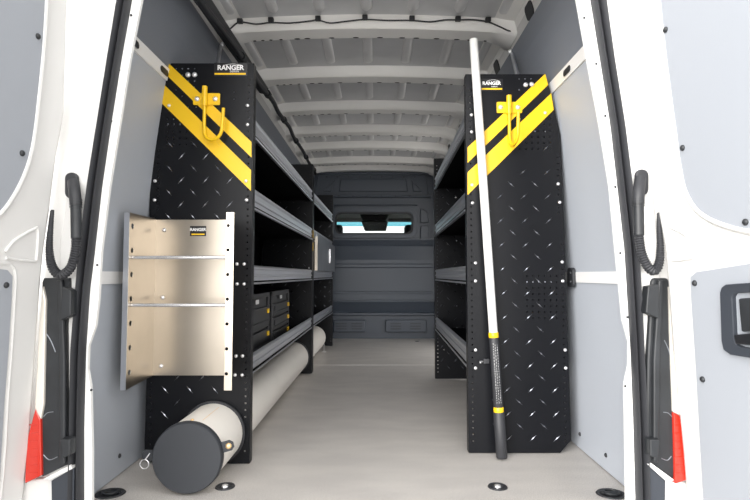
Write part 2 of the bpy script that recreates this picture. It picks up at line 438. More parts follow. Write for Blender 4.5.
for s, nm, fl, si, so in ((-1,'left',L_fl,L_si,L_so), (1,'right',R_fl,R_si,R_so)):
    Y = YS
    # inner flange
    b = bmesh.new()
    vs = [v for u, v in fl]
    prism(b, trace(fl, Y) + trace(resample(so, vs), Y)[::-1], (0,.012,0))
    pil = struct(obj('trim_%d' % (5 if s < 0 else 6), b, 'flange'), 'white %s rear door pillar of the van' % nm)
    for u, v in ([(131,15),(119,70),(111,121),(100,190),(97,265),(91,390)] if s < 0 else [(584,18),(596,64),(605,116),(615,187),(620,253),(627,317),(625,386)]):
        p = at(u, v, Y-.001); bolt(pil, p, .0035, 'rubber', name='rivet')
    # jamb: sloping white body from seal outwards to the outer skin, further out and slightly nearer
    vs = list(range(-110, 540, 25)); SO = trace(resample(so, vs), Y)
    b = bmesh.new(); rows = []
    for p in SO:
        z = p.z; ox = outerx(s, z)
        prof = [(p.x-s*.002, Y+.012), (p.x, Y-.016), (p.x+s*.022, Y-.022), (p.x+s*.05, Y-.022), (p.x+s*.062, Y-.005),(ox-s*.03, Y+.0), (ox, Y+.04), (ox, Y+.10), (XC+s*(wx(min(z,1.83))+.03), Y+.10)]
        rows.append([b.verts.new((x, y, z)) for x, y in prof])
    for r1, r2 in zip(rows, rows[1:]):
        n = len(r1)
        for j in range(n): b.faces.new((r1[j], r1[(j+1)%n], r2[(j+1)%n], r2[j]))
    b.faces.new(rows[0]); b.faces.new(rows[-1][::-1])
    obj('jamb', b, 'white', pil, smooth=True)
    # rubber seal: two-lobed bead standing proud
    vs = list(range(-110, 540, 12)); A = trace(resample(si, vs), Y); B = trace(resample(so, vs), Y)
    b = bmesh.new(); rows = []
    for p, q in zip(A, B):
        w_ = q.x-p.x; z = p.z
        prof = [(0,0),(.02,-.020),(.18,-.030),(.36,-.024),(.42,-.012),(.5,-.012),(.56,-.028),(.78,-.036),(.96,-.024),(1,0)]
        rows.append([b.verts.new((p.x+w_*f, Y+dy, z)) for f, dy in prof])
    for r1, r2 in zip(rows, rows[1:]):
        n = len(r1)
        for j in range(n-1): b.faces.new((r1[j], r1[j+1], r2[j+1], r2[j]))
        b.faces.new((r1[-1], r1[0], r2[0], r2[-1]))
    b.faces.new(rows[0]); b.faces.new(rows[-1][::-1])
    obj('door_seal', b, 'rubber', pil, smooth=True)
    # body side behind the pillar is closed by the wall; rear corner black cover and lamp
    T = (lambda pts: pts) if s < 0 else (lambda pts: pts)
    if s < 0:
        cov = [(42,282),(44,278),(69,278),(69,290),(66,325),(66,380),(67,430),(69,470),(69,464),(42,477),(38,440),(40,360)]
        red = [(35,408),(40,420),(41,476),(24,484),(26,440)]; clr = [(42,286),(45,300),(43,405),(40,420),(34,408),(38,330)]
        brk = [(68,286),(77,290),(77,315),(66,320)]; brk2 = [(66,436),(76,436),(76,452),(68,455)]
        base = [(22,480),(43,479),(50,477),(51,536),(16,536)]; dark = [(51,481),(74,468),(73,536),(52,536)]; led = [(43,479),(70,465),(72,469),(50,480)]; arcs = [[(43,417),(47,413),(53,412)],[(43,455),(49,460),(57,457)],[(43,330),(50,340),(55,352)]]
        rid = [(58,280),(64,280),(67,360),(67,463),(61,465),(61,360)]
    else:
        cov = [(651,282),(653,278),(668,278),(670,283),(672,330),(675,400),(676,462),(674,480),(648,463),(646,430),(647,360)]
        red = [(673,412),(680,416),(692,478),(675,484),(674,440)]; clr = [(669,286),(672,300),(681,416),(673,412),(670,330)]
        brk = [(642,286),(653,284),(653,318),(640,312)]; brk2 = [(644,436),(654,436),(652,455),(644,452)]
        base = [(666,479),(678,481),(696,484),(705,536),(665,536)]; dark = [(648,464),(665,480),(664,536),(648,536)]; led = [(647,464),(651,463),(674,480),(666,481)]; arcs = [[(663,412),(668,413),(672,417)],[(661,458),(667,460),(671,456)],[(664,340),(669,352),(671,366)]]
        rid = [(656,280),(661,280),(658,360),(656,462),(651,460),(651,360)]
    Yl = Y-.03
    hc = thing('pillar_cover', 'tall black plastic cover in the %s rear door jamb above the bumper' % nm, 'cover', at(sum(p[0] for p in cov)/len(cov), 485, Yl), 'black plastic jamb covers')
    b = bmesh.new(); prism(b, trace(cov, Yl), (0,.05,0)); obj('cover', b, 'plast', hc, bevel=.006)
    b = bmesh.new(); prism(b, trace(rid, Yl-.001), (0,-.012,0)); obj('ridge', b, 'plast', hc, bevel=.004)
    b = bmesh.new(); prism(b, trace(brk, Yl), (0,-.03,0)); obj('stop_bracket', b, 'plast', hc, bevel=.003)
    b = bmesh.new(); prism(b, trace(brk2, Yl), (0,-.03,0)); obj('stop_bracket', b, 'plast', hc, bevel=.003)
    tl = thing('tail_lamp', '%s tail lamp with red lower lens peeking out beside the white door' % nm, 'tail lamp', at(red[0][0], 480, Yl), 'rear tail lamps')
    b = bmesh.new(); prism(b, trace(red, Yl-.008), (0,.06,0)); obj('red_lens', b, 'red', tl, bevel=.003)
    b = bmesh.new(); prism(b, trace(clr, Yl-.008), (0,.06,0)); obj('clear_lens', b, 'clear', tl, bevel=.003)
    for k in range(7):
        vv = 425+k*8; u0 = (33 if s < 0 else 678)
        b = bmesh.new(); tube(b, [at(u0-4, vv, Yl-.008), at(u0+4+(k if s > 0 else 0), vv, Yl-.008)], .0015, 6); obj('lens_rib', b, 'red', tl)
    b = bmesh.new(); prism(b, trace(base, Yl+.012), (0,.08,0)); obj('bumper_corner', b, 'white', pil, bevel=.006)
    b = bmesh.new(); prism(b, trace(dark, Yl+.004), (0,.05,0)); obj('bumper_trim', b, 'handle', pil)
    b = bmesh.new(); prism(b, trace(led, Yl-.004), (0,.03,0)); obj('bumper_ledge', b, 'white', pil)
    for arc in arcs:
        b = bmesh.new(); tube(b, smoothpath(trace(arc, Yl-.0005), 5), .0012, 6); obj('mould_line', b, 'galv', hc, smooth=True)
# header above the opening and sill below
b = bmesh.new(); box(b, XC-.72, XC+.70, YS-.03, YS+.05, 1.80, 1.95); struct(obj('trim_7', b, 'white', bevel=.01), 'white roof header over the rear opening')
b = bmesh.new(); box(b, -.97, .90, 1.34, 1.42, -.30, -.012); struct(obj('trim_8', b, 'plast', bevel=.01), 'dark step edge under the rear sill')

# ------------------------------------------------------------------ rear doors (open, standing out from the body)
def door_frame(s, A, Bz, sl, Yh=1.38):
    # plane: x = s*(A - Bz*z + sl*(Yh-y))
    def hit(u, v):
        d = ray(u, v)
        t = (s*(A - Bz*H + sl*Yh))/(d.x + s*(Bz*d.z + sl*d.y))
        return Vector((0,0,H))+d*t
    n = Vector((s*1, s*s*sl, s*s*Bz)); n = Vector((-s, -sl, -Bz)).normalized()   # towards the aisle
    def pt(y, z): return Vector((s*(A-Bz*z+sl*(Yh-y)), y, z))
    return hit, pt, n
def door(s, num, label, A, Bz, sl, edge, up, low, screws_up, screws_low, tri):
    hit, pt, n = door_frame(s, A, Bz, sl)
    E = [hit(u, v) for u, v in edge]
    zt, zb = 1.83, -.35
    Yn = .66
    b = bmesh.new()
    outline = [pt(E[0].y, zt)] + E + [pt(E[-1].y, zb), pt(Yn, zb), pt(Yn, zt)]
    prism(b, outline, -n*.07)
    d = struct(obj('door_%d' % num, b, 'white', bevel=.012), label)
    U = [hit(u, v) for u, v in up]
    P = [pt(U[0].y, zt-.15)] + U + [pt(Yn+.12, U[-1].z-.01), pt(Yn+.12, zt-.15)]
    # raised frame lip round the upper panel
    b = bmesh.new(); tube(b, smoothpath([p+n*.001 for p in P[:-2]], 4), .007, 8); obj('panel_lip', b, 'white', d, smooth=True)
    b = bmesh.new(); prism(b, P, n*.004); o = obj('liner_panel', b, 'liner_door', d, bevel=.0015)
    Q = [hit(u, v) for u, v in low]
    P2 = Q[:] + [pt(Q[-1].y, -.2), pt(Yn+.10, -.2), pt(Yn+.10, Q[0].z+.0)]
    b = bmesh.new(); prism(b, P2, n*.004); o2 = obj('liner_panel', b, 'liner_door', d, bevel=.0015)
    b = bmesh.new(); tube(b, smoothpath([P2[-1]+Vector((0,0,.012))]+[q+Vector((0,(.012 if i else 0),(.012 if i < 2 else 0))) for i, q in enumerate(Q)]+[pt(Q[-1].y+.01,-.2)], 3), .005, 8); obj('panel_lip', b, 'white', d, smooth=True)
    for u, v in screws_up+screws_low: bolt(d, hit(u, v)+n*.004, .0075, 'plast', n, 'screw')
    b = bmesh.new(); T3 = [hit(u, v)+n*.001 for u, v in tri]; tube(b, smoothpath(T3, 4), .004, 8); obj('pressed_line', b, 'white', d, smooth=True)
    return d, hit, pt, n
dl = door(-1, 1, 'open left rear door', .95, .085, .12,
     [(72,-60),(69,0),(67,60),(65,115),(57,160),(51,210),(45,250),(42,280),(37,350),(30,450),(24,500)],
     [(47,-60),(45,0),(42,50),(37,100),(32,140),(25,168),(14,192),(0,212),(-14,222)],
     [(-10,268),(6,270),(11,276),(10,300),(7,350),(3,400),(-2,480)],
     [(36,36),(20,153)], [(4,285),(-9,345)],
     [(4,252),(14,240),(33,229),(37,230),(36,256),(32,261),(5,258)])
dr = door(1, 2, 'open right rear door', .83, .085, .12,
     [(640,-60),(641,0),(643,60),(646,105),(652,150),(657,215),(663,250),(666,280),(671,350),(681,450),(685,500)],
     [(656,-60),(660,0),(667,65),(677,140),(681,168),(686,190),(696,208),(710,219),(730,227),(752,232),(775,235)],
     [(760,262),(697,272),(691,277),(692,300),(697,375),(701,450),(704,500)],
     [(667,30),(684,148),(747,222)], [(696,283),(704,379)],
     [(694,245),(686,235),(670,227),(667,229),(669,253),(674,260),(694,258)])
# recessed door handle on the right door
d, hit, pt, n = dr
frm = [hit(u, v) for u, v in [(731,284),(727,287),(725.5,292),(727,340),(729,349),(736,354),(775,360),(775,281)]]
inn = [hit(u, v) for u, v in [(739,293),(737,297),(737.5,305),(739,338),(741,344),(747,346.5),(768,349),(768,291)]]
b = bmesh.new()
oa = [b.verts.new(p+n*.004) for p in frm]; ob_ = [b.verts.new(p+n*.016) for p in frm]; ia = [b.verts.new(p+n*.014) for p in inn]; ib = [b.verts.new(p-n*.02+n*.006) for p in inn]
k8 = len(frm)
for i in range(k8):
    j = (i+1) % k8
    b.faces.new((oa[i], oa[j], ob_[j], ob_[i])); b.faces.new((ob_[i], ob_[j], ia[j], ia[i])); b.faces.new((ia[i], ia[j], ib[j], ib[i]))
b.faces.new(ib)
hf = obj('door_handle', b, 'handle', d, bevel=.002)
b = bmesh.new(); box(b, 0, .01, 0, .01, 0, .01); b.free()
b = bmesh.new(); g = [hit(u, v)+n*.006 for u, v in [(745,298),(760,297),(762,330),(748,331)]]; prism(b, g, n*.012); obj('grip', b, 'plast', hf, bevel=.003)
b = bmesh.new(); g = [hit(u, v)+n*.006 for u, v in [(741,334),(764,332),(764,345),(743,343)]]; prism(b, g, n*.014); obj('pull_lever', b, 'case', hf, bevel=.003)

# corrugated wiring conduits between pillar and door
def conduit(nm, s, port, path, label):
    Y = YS-.045
    t = thing('wiring_conduit', label, 'conduit', at(port[0], port[1], Y), 'corrugated door conduits')
    b = bmesh.new(); prism(b, [at(port[0]+x, port[1]+y, Y+.022) for x, y in rrect(-6.5,6.5,-13,13,6)], (0,-.012,0)); obj('port', b, 'rubber', t, bevel=.004)
    P = [at(u, v, Y+dy) for u, v, dy in path]
    a = smoothpath([at(port[0], port[1]-4, Y+.012)]+P[:2], 5); b = bmesh.new(); tube(b, a, .015, 14); obj('elbow', b, 'rubber', t, smooth=True)
    b = bmesh.new(); tube(b, P[1:3], .0135, 14); obj('sleeve', b, 'plast', t, smooth=True)
    # corrugated hose
    c = smoothpath(P[2:], 22); L = [0]
    for p, q in zip(c, c[1:]): L.append(L[-1]+(q-p).length)
    dense = []; rad = []; nst = int(L[-1]/.0016)
    for k in range(nst):
        l = L[-1]*k/(nst-1); i = max(j for j in range(len(L)) if L[j] <= l+1e-9); i = min(i, len(c)-2)
        f = (l-L[i])/max(1e-9, L[i+1]-L[i]); dense.append(c[i].lerp(c[i+1], f))
        tp = 1-.6*max(0, l/L[-1]-.45)/.55
        rad.append((.0118+.0013*math.sin(k*2*math.pi/4))*tp)
    b = bmesh.new(); tube(b, dense, rad, 12); obj('hose', b, 'rubber', t, smooth=True)
    b = bmesh.new()
    for k in range(4):
        p = P[1].lerp(P[2], -.12+.07*k); lathe(b, [(0,-.0015),(.0155,-.0015),(.0155,.0015),(0,.0015)], p, (P[2]-P[1]), 14)
    obj('clamp_ribs', b, 'plast', t)
conduit('left', -1, (73,186), [(74.5,194,-.01),(75.5,204,-.012),(76,238,-.012),(75,252,-.012),(70,268,-.014),(60,275,-.014),(52,267,-.014),(49,250,-.012),(50,230,-.008),(52,210,0.0)],
        'black corrugated conduit looping from the left pillar to the left door')
conduit('right', 1, (640,183), [(638.5,192,-.01),(638,203,-.012),(638.5,235,-.012),(641,252,-.012),(647,266,-.014),(654,271,-.014),(659,262,-.014),(660,246,-.012),(659,230,-.008),(658.5,213,0.0)],
        'black corrugated conduit looping from the right pillar to the right door')

# ------------------------------------------------------------------ shelving
def lozenge(bm, x, z, Y, ang, L=.040, W=.0055, h=.0018, mi=1):
    c = Vector((x, Y, z)); d = Vector((math.cos(ang), 0, math.sin(ang))); e = Vector((-d.z, 0, d.x))
    v = [bm.verts.new(p) for p in (c-d*L/2, c-e*W/2, c+d*L/2, c+e*W/2)]; t1 = bm.verts.new(c-d*L*.2+Vector((0,-h,0))); t2 = bm.verts.new(c+d*L*.2+Vector((0,-h,0)))
    for q in ((v[0],v[1],t1),(v[1],t2,t1),(v[1],v[2],t2),(v[2],v[3],t2),(v[3],t1,t2),(v[3],v[0],t1)):
        f = bm.faces.new(q); f.material_index = mi
def inside(poly, x, z):
    c = False; n = len(poly)
    for i in range(n):
        (x1, z1), (x2, z2) = poly[i], poly[(i+1)%n]
        if (z1 > z) != (z2 > z) and x < (x2-x1)*(z-z1)/(z2-z1)+x1: c = not c
    return c
def end_panel(parent, outline, Y, s, xin, tubehole=None, tread=None, colz=(.05,1.49), extra=[], lit_holes=[], back_col=True, th=.003, inflange=.035):
    """outline in (x,z); s = side (-1 left, 1 right); xin = x of the aisle edge"""
    holes = []; z = colz[0]
    while z < colz[1]:
        for k, off in enumerate((.018,)):
            holes.append(sq(xin+s*off, z, .0030))
        if back_col:
            xo = min(p[0] for p in outline) if s < 0 else max(p[0] for p in outline)
            if z < 1.2: holes.append(sq(xo-s*.022 - s*(.012 if z > .95 else 0), z, .0026))
        z += .0254
    holes += [sq(x, zz, .0026) for x, zz in extra]
    if tubehole:
        holes = [h for h in holes if math.hypot(h[0][0]-tubehole[0], h[0][1]-tubehole[1]) > tubehole[2]+.01]
        holes.append(circ(tubehole[0], tubehole[1], tubehole[2], 40))
    holes = [h for h in holes if len(h) > 8 or all(inside(outline, h[0][0]+a+.003, h[0][1]+c+.003) for a in (-.008,.008) for c in (-.008,.008))]
    b = plate2d(outline, holes, th); stand(b, Y+th/2)
    # return flanges folded away along both edges
    zb = min(p[1] for p in outline); zt = max(p[1] for p in outline)
    y0, y1 = Y+th, Y+th+inflange
    box(b, min(xin, xin+s*.003), max(xin, xin+s*.003), y0, y1, zb, zt)
    xs = [p[0] for p in outline if p[1] > zt-.01]
    box(b, min(xs), max(xs), y0, y0+.02, zt-.003, zt)
    if tread:
        for (x, z, a) in tread: lozenge(b, x, z, Y-.0001, a)
    for (x, z, r) in lit_holes:  # pale discs painting in light seen through punched holes
        lathe(b, [(r,0),(r*.8,.001),(0,.0014)], (x, Y-.0001, z), (0,-1,0), 8, 1)
    return obj('end_panel', b, ['black','tread'], parent)
def lip(b, s, x0, y0, x1, y1, z1, z0):
    """extruded aluminium shelf lip between two points, profile with grooves"""
    h = z1-z0; prof = [(0,0),(-.012,.0),(-.014,.006),(-.006,.012),(-.006,.030),(-.010,.034),(-.010,.040),(-.006,.044),(-.006,.060),(-.010,.066),(-.010,.072),(-.002,.080),(0,.080)]
    A = []; B = []
    for o, zz in prof:
        k = zz/.080*h
        A.append(Vector((x0+s*o, y0, z0+k))); B.append(Vector((x1+s*o, y1, z0+k)))
    A = [p+Vector((s*.013,0,0)) for p in A]; B = [p+Vector((s*.013,0,0)) for p in B]
    va = [b.verts.new(p) for p in A]; vb = [b.verts.new(p) for p in B]; n = len(va)
    b.faces.new(va); b.faces.new(vb[::-1])
    for i in range(n): b.faces.new((va[i], vb[i], vb[(i+1)%n], va[(i+1)%n]))
def unit(s, label, loc, ya, yb, xa, xb, lips, outA, outB, wallx, kwA, kwB, ydiv=None):
    t = thing('shelving_unit', label, 'shelving', loc, 'black van shelving units')
    pa = end_panel(t, outA, ya, s, xa, **kwA)
    pb = end_panel(t, outB, yb-.04, s, xb, **kwB)
    for z1, z0 in lips:
        b = bmesh.new(); zz = z0+.008; wa = wallx(zz)
        pts = [(xa+s*.002, ya+.04, zz), (xb+s*.002, yb-.042, zz), (wa, yb-.042, zz), (wa, ya+.04, zz)]
        prism(b, pts, (0,0,.006)); 
        # stiffening folds on the underside
        sh = obj('shelf', b, 'inner', t)
        b = bmesh.new(); lip(b, s, xa, ya+.042, xb, yb-.044, z1, z0); obj('shelf_lip', b, 'alu', sh)
    # back sheet following the wall
    b = bmesh.new(); zs = [lips[-1][1]-.02, .6, .9, 1.15, lips[0][0]+.01]
    F0 = [Vector((wallx(z), ya+.04, z)) for z in zs]; F1 = [Vector((wallx(z)+s*.003, ya+.04, z)) for z in zs]
    prism(b, F0+F1[::-1], (0, yb-ya-.082, 0)); obj('back_sheet', b, 'inner', t)
    return t, pa, pb
def sidewall(s): return lambda z: XC+s*(wx(z)-.055)

YN = 1.99; YM = 3.82; YF = 5.29
def out(px, Y): return [(at(u, v, Y).x, at(u, v, Y).z) for u, v in px]
def fixz(o, zt=1.537, zb=.004): return [(x, min(max(z, zb), zt)) for x, z in o]
oN = fixz(out([(171,62),(254,62)], YN)) ; oN = [oN[0], (oN[1][0], 1.537), (oN[1][0], .004)]
xN = oN[1][0]
PXN = out([(158,103),(150,140),(147,220)], YN)
outN = [(oN[0][0],1.537), (xN,1.537), (xN,.004), (-.84,.004), (-.872,.045), (-.868,.70), PXN[1], PXN[0]]
TC = lambda y: Vector((-.612+(y-1.72)*(.026/3.26), y, .120))     # tube axis
xM = -.462; xF = -.437
def genout(s, xin):
    w = sidewall(s)
    return [(xin,.004),(xin,1.524),(w(1.48)-s*.01,1.524),(w(1.30),1.30),(w(.95),.95),(w(.6),.6),(w(.3),.045),(w(.3)-s*.035,.004)][::(1)]
def treadgrid(x0, x1, z0, z1, poly, px=.094, flip=1, skip=None):
    o = []; iz = 0; z = z1
    while z > z0:
        x = x0; 
        while x < x1:
            for (xx, zz, a) in ((x, z, -48*flip), (x+px/2, z-px/2, 48*flip)):
                if inside(poly, xx-.02, zz) and inside(poly, xx+.02, zz) and not (skip and skip(xx, zz)): o.append((xx, zz, math.radians(a)))
            x += px
        z -= px
    return o
tn = treadgrid(at(169,169,YN).x, xN-.05, .05, at(169,144,YN).z, outN, skip=lambda x, z: math.hypot(x+.614, z-.118) < .15)
ex = [(at(168+6.3*i, 113+6.3*j, YN).x, at(168+6.3*i, 113+6.3*j, YN).z) for i in range(4) for j in range(2)]
ex = []
for i in range(5):
    for j in range(5):
        p = at(167+6.3*i, 119+6.3*j, YN); ex.append((p.x, p.z))
for i in range(4):
    p = at(176+6.2*i, 68.5, YN); ex.append((p.x, p.z))
for q in ((188,81),(194.5,81),(182,75),(194,87),(190,96),(182,96),(176,90),(188,107),(196,107),(234,92),(234,99)):
    p = at(q[0], q[1], YN); ex.append((p.x, p.z))
lit_dots = []
for q in ((182,68.5),(188,68.5),(194.5,68.5),(188,81),(194.5,81),(168,124),(174,124),(180,124)):
    p = at(q[0], q[1], YN); lit_dots.append((p.x, p.z, .0032))
lipsL = [(1.335,1.25),(1.055,.968),(.75,.675),(.405,.33)]
hN = (TC(YN).x, .121, .1145); hM = (TC(YM-.04).x, .121, .1145)
w = sidewall(-1)
tL, paL, pbL = unit(-1, 'black shelving unit with yellow stripes at front left, pipe passing through its foot', (-.68, 2.9, 0), YN, YM, xN, xM, lipsL,
    outN, genout(-1, xM), w, dict(tubehole=hN, tread=tn, extra=ex, lit_holes=lit_dots), dict(tubehole=hM, tread=treadgrid(-.8,-.5,.35,1.25,genout(-1,xM))))
# second unit towards the bulkhead
tL2, _, _ = unit(-1, 'second black shelving unit on the left, beside the bulkhead', (-.66, 4.6, 0), YM+.005, YF, xM, xF, lipsL,
    genout(-1, xM), genout(-1, xF), w, dict(tubehole=(TC(YM).x,.120,.1148), tread=None), dict(tubehole=None, tread=treadgrid(-.8,-.5,.35,1.25,genout(-1,xF))))
# grey steel door closing one bay of the second unit
b = bmesh.new(); prism(b, [(xM+.012, YM+.055, .745), (xF+.012, YF-.05, .745), (xF+.012, YF-.05, 1.0), (xM+.012, YM+.055, 1.03)], (.010,0,0))
dp = obj('bay_door', b, 'galv', tL2, bevel=.002); dp['label'] = 'grey steel door over one bay'
b = bmesh.new(); box(b, xM+.006, xM+.026, YM+.048, YM+.058, .745, 1.0); obj('door_edge', b, 'beige', dp)
b = bmesh.new(); xx = (xM+xF)/2+.022
box(b, xx, xx+.012, 4.72, 4.80, .82, .84); box(b, xx, xx+.014, 4.74, 4.765, .83, .95); box(b, xx, xx+.010, 4.765, 4.84, .875, .89)
obj('latch', b, 'zinc', dp, bevel=.002)
# yellow inserts on the mid upright
for (za, zb_) in ((.985,1.04),(.89,.95)):
    b = bmesh.new(); box(b, xM+.0, xM+.002, YM-.03, YM-.012, za, zb_); obj('marker', b, 'yellow', tL)

# right unit
YR, YRF = 2.11, 3.63
xR = at(467,250,YR).x; xRF = at(434,250,YRF).x
ro = out([(545,74),(552,97),(560,135),(565,260),(571,435),(560,449)], YR)
outR = [(xR,.004),(xR,1.54),(ro[0][0],1.54),ro[1],ro[2],(ro[3][0],ro[3][1]),(ro[4][0],.055),(ro[5][0],.004)]
tr = []
for r in range(0, 13):
    v = 148+24.2*r
    for c, uu in enumerate((498,522,546)):
        if r == 0 and c < 2: continue
        if r == 1 and c < 1: continue
        p = at(uu+r*.9, v, YR)
        if .03 < p.z: tr.append((p.x, p.z, math.radians(42)))
        q = at(uu-12+r*.9, v+12, YR)
        if q.x > xR+.05 and r > 0 and q.z > .05: tr.append((q.x, q.z, math.radians(-42)))
ex = []
for i in range(6):
    for j in range(6):
        p = at(520+6.0*i, 119+6.0*j, YR)
        if inside(outR, p.x+.01, p.z): ex.append((p.x, p.z))
for i in range(6):
    for j in range(8):
        p = at(527+5.9*i, 276+6.0*j, YR); ex.append((p.x, p.z))
for q in ((519,79),(525,79),(531,79),(519,90),(525,96),(531,96),(519,102),(501,140)):
    p = at(q[0], q[1], YR); ex.append((p.x, p.z))
lit_dots = []
for q in ((528,131.5),(535,131.5),(545,131.5),(519,79),(525,79),(531,79),(519,90),(527,282),(533,282),(539,282),(545,282),(551,282)):
    p = at(q[0], q[1], YR); lit_dots.append((p.x, p.z, .0034))
lipsR = [(1.39,1.305),(1.065,.978),(.75,.675),(.425,.335)]
wr = sidewall(1)
tR, paR, pbR = unit(1, 'black tread plate shelving unit along the right wall with yellow striped end panel', (.60, 2.9, 0), YR, YRF, xR, xRF, lipsR,
    outR, genout(1, xRF), wr, dict(tread=tr, extra=ex, lit_holes=lit_dots),
    dict(tread=treadgrid(.45,.75,.1,1.35,genout(1,xRF),flip=-1), extra=[(xRF+.06+.09*i, .2+.15*j) for i in range(4) for j in range(8)]))
# --- yellow stripes
def stripe(parent, px, Y):
    b = bmesh.new(); prism(b, [at(u, v, Y-.0006) for u, v in px], (0,-.0012,0)); return obj('yellow_stripe', b, 'yellow', parent)
stripe(tL, [(169,63.5),(251.5,142),(251.5,157.5),(165.5,74)], YN)
stripe(tL, [(163.5,84),(251,170),(251,191),(159.5,101)], YN)
stripe(tR, [(545,74),(548,85),(467.5,163),(467.5,147.5)], YR)
stripe(tR, [(551,93.5),(553.5,110),(467.5,195),(467.5,172.5)], YR)
# --- logo stickers
def logo(parent, u0, u1, v0, v1, Y, split):
    b = bmesh.new(); a = at(u0, v0, Y-.0006); c = at(u1, v1, Y-.0006)
    prism(b, [(a.x,Y-.0004,c.z),(c.x,Y-.0004,c.z),(c.x,Y-.0004,a.z),(a.x,Y-.0004,a.z)], (0,-.0008,0)); st = obj('sticker', b, 'sticker', parent)
    w_ = c.x-a.x; h_ = a.z-c.z; zy = c.z+h_*.10
    b = bmesh.new(); box(b, a.x+w_*.02, c.x-w_*.04, Y-.0018, Y-.0012, zy, zy+h_*.13); obj('yellow_line', b, 'yellow', st)
    Mx = Matrix.Translation((a.x+w_*.5, Y-.0017, c.z+h_*.62)) @ STAND @ Matrix.Shear('XZ', 4, (0,0))
    s_ = w_*.205
    t_ = text_mesh('lettering', 'RANGER', s_, 'print_', st, Mx, bold=True)
    Mx = Matrix.Translation((a.x+w_*.62, Y-.0017, c.z+h_*.34)) @ STAND
    text_mesh('lettering', 'DESIGN', s_*.38, 'print_', st, Mx)
    b = bmesh.new(); pts = [(a.x+w_*(.30+.55*k/8), Y-.0016, c.z+h_*(.80+.12*math.sin(math.pi*k/8))) for k in range(9)]
    tube(b, pts, .0008, 6); obj('swoosh', b, 'print_', st)
logo(tL, 214, 247, 62.8, 76, YN, 0)
logo(tR, 480, 503, 79, 91, YR, 0)
# --- bolts
def bolts(parent, lst, Y, r=.0068):
    for u, v in lst: bolt(parent, at(u, v, Y-.0015), r)
bolts(tL, [(188,74.7),(194.6,74.7)], YN, .010)
bolts(tL, [(247.5,105.5),(247.5,124.5),(246,181),(246.5,200),(169,105.5),(155,181),(154.5,200)], YN)
bolts(tL, [(237,264),(244,264),(237,284),(244,284),(236,356),(242.5,356),(235,375),(242,375)], YN)
bolts(tR, [(475.5,263),(475.5,281),(475.5,350),(475.5,368),(471.5,115),(471.5,132),(472,185),(472.5,203),(558,184),(559.5,202.5),(562,262),(562.5,281),(565,350),(565.5,368)], YR)
bolts(tR, [(525.5,85),(531.5,84.5)], YR, .010); bolts(tR, [(545,113)], YR)
bolts(tL, [(309,268),(309,278)], YM-.045, .006)

# --- ladder hooks
def hook(label, u, v, Y, ang, parent=None):
    c = at(u, v, Y); t = thing('ladder_hook', label, 'hook', (c.x, Y-.003, c.z), 'yellow ladder hooks')
    b = bmesh.new(); prism(b, [(c.x+x, Y-.0025, c.z+z) for x, z in rrect(-.052,.052,-.023,.023,.004)], (0,-.005,0)); obj('mount_plate', b, 'yellow', t, bevel=.001)
    b = bmesh.new(); tube(b, [(c.x-.004, Y-.017, c.z-.03), (c.x-.004, Y-.017, c.z+.046)], .0105, 16); obj('sleeve', b, 'yellow', t, smooth=True)
    bolt(t, (c.x-.036, Y-.007, c.z), .010); bolt(t, (c.x+.034, Y-.007, c.z), .010)
    d = Vector((math.cos(ang), math.sin(ang), 0)); r = .042; p = Vector((c.x-.004, Y-.017, c.z))
    pts = [p+Vector((0,0,-.02)), p+Vector((0,0,-.11))]
    for k in range(1, 11):
        a = math.pi*k/10; pts.append(p+Vector((0,0,-.125))+d*(r-r*math.cos(a))+Vector((0,0,-r*math.sin(a))))
    pts.append(pts[-1]+Vector((0,0,.075))+d*.006)
    b = bmesh.new(); tube(b, pts, .0064, 12); obj('rod', b, 'yellow', t, smooth=True)
hook('yellow steel hook bolted over the stripes of the left end panel', 207, 99.5, YN, math.radians(-22))
hook('yellow steel hook bolted over the stripes of the right end panel', 509, 108, YR, math.radians(-82))

# --- aluminium literature tray on the left panel
tx = thing('tray_rack', 'shiny aluminium storage rack with two rods mounted on the left shelving end panel', 'rack', (-.68, 1.95, .33))
YB, YFt = 1.968, 1.763
xl = at(154, 300, YB).x; xl2 = xl; xr = at(225.5, 300, YB).x; xrf = at(233, 300, YFt).x; z0, z1 = .336, .925
b = bmesh.new(); box(b, xl, xr, YB, YB+.002, z0, z1-.003); obj('back_plate', b, 'traya', tx)
hl = []
for k in range(7):
    hl.append(circ(.022, z0+.045+(z1-z0-.09)*k/6, .0095, 14))
def side_plate(x_back, y_back, x_front, y_front, flangedir, notch):
    L = math.hypot(x_front-x_back, y_front-y_back)
    holes = [[(L-q[0], q[1]) for q in h] for h in hl]
    bb = plate2d([(0,z0),(L,z0-.01),(L,z1+.0),(0,z1)], holes, .002)
    d = Vector((x_front-x_back, y_front-y_back, 0)).normalized(); n = Vector((d.y, -d.x, 0))
    for v in bb.verts:
        co = v.co.copy(); v.co = Vector((x_back, y_back, 0))+d*co.x+n*co.z+Vector((0,0,co.y))
    return bb
b = side_plate(xl, YB, xl-.003, YFt, 0, 0); obj('side_plate', b, 'traya', tx)
b = bmesh.new(); box(b, xl-.020, xl-.002, YFt-.002, YFt, z0-.01, z1); obj('edge_flange', b, 'alu', tx)
b = side_plate(xr, YB, xrf-.026, YFt, 0, 0); obj('side_plate', b, 'traya', tx)
b = plate2d([(xrf-.026,z0-.01),(xrf,z0-.01),(xrf,z1),(xrf-.026,z1)], [circ(xrf-.019, z0+.045+(z1-z0-.09)*k/6, .006, 12) for k in range(7)], .002)
stand(b, YFt-.001); obj('edge_flange', b, 'traya', tx)
for v in (257.5, 305):
    z = at(180, v, YFt+.03).z; b = bmesh.new()
    tube(b, [(xl-.001, YFt+.022, z), (xrf-.028, YFt+.022, z)], .006, 14); obj('rod', b, 'rod', tx, smooth=True)
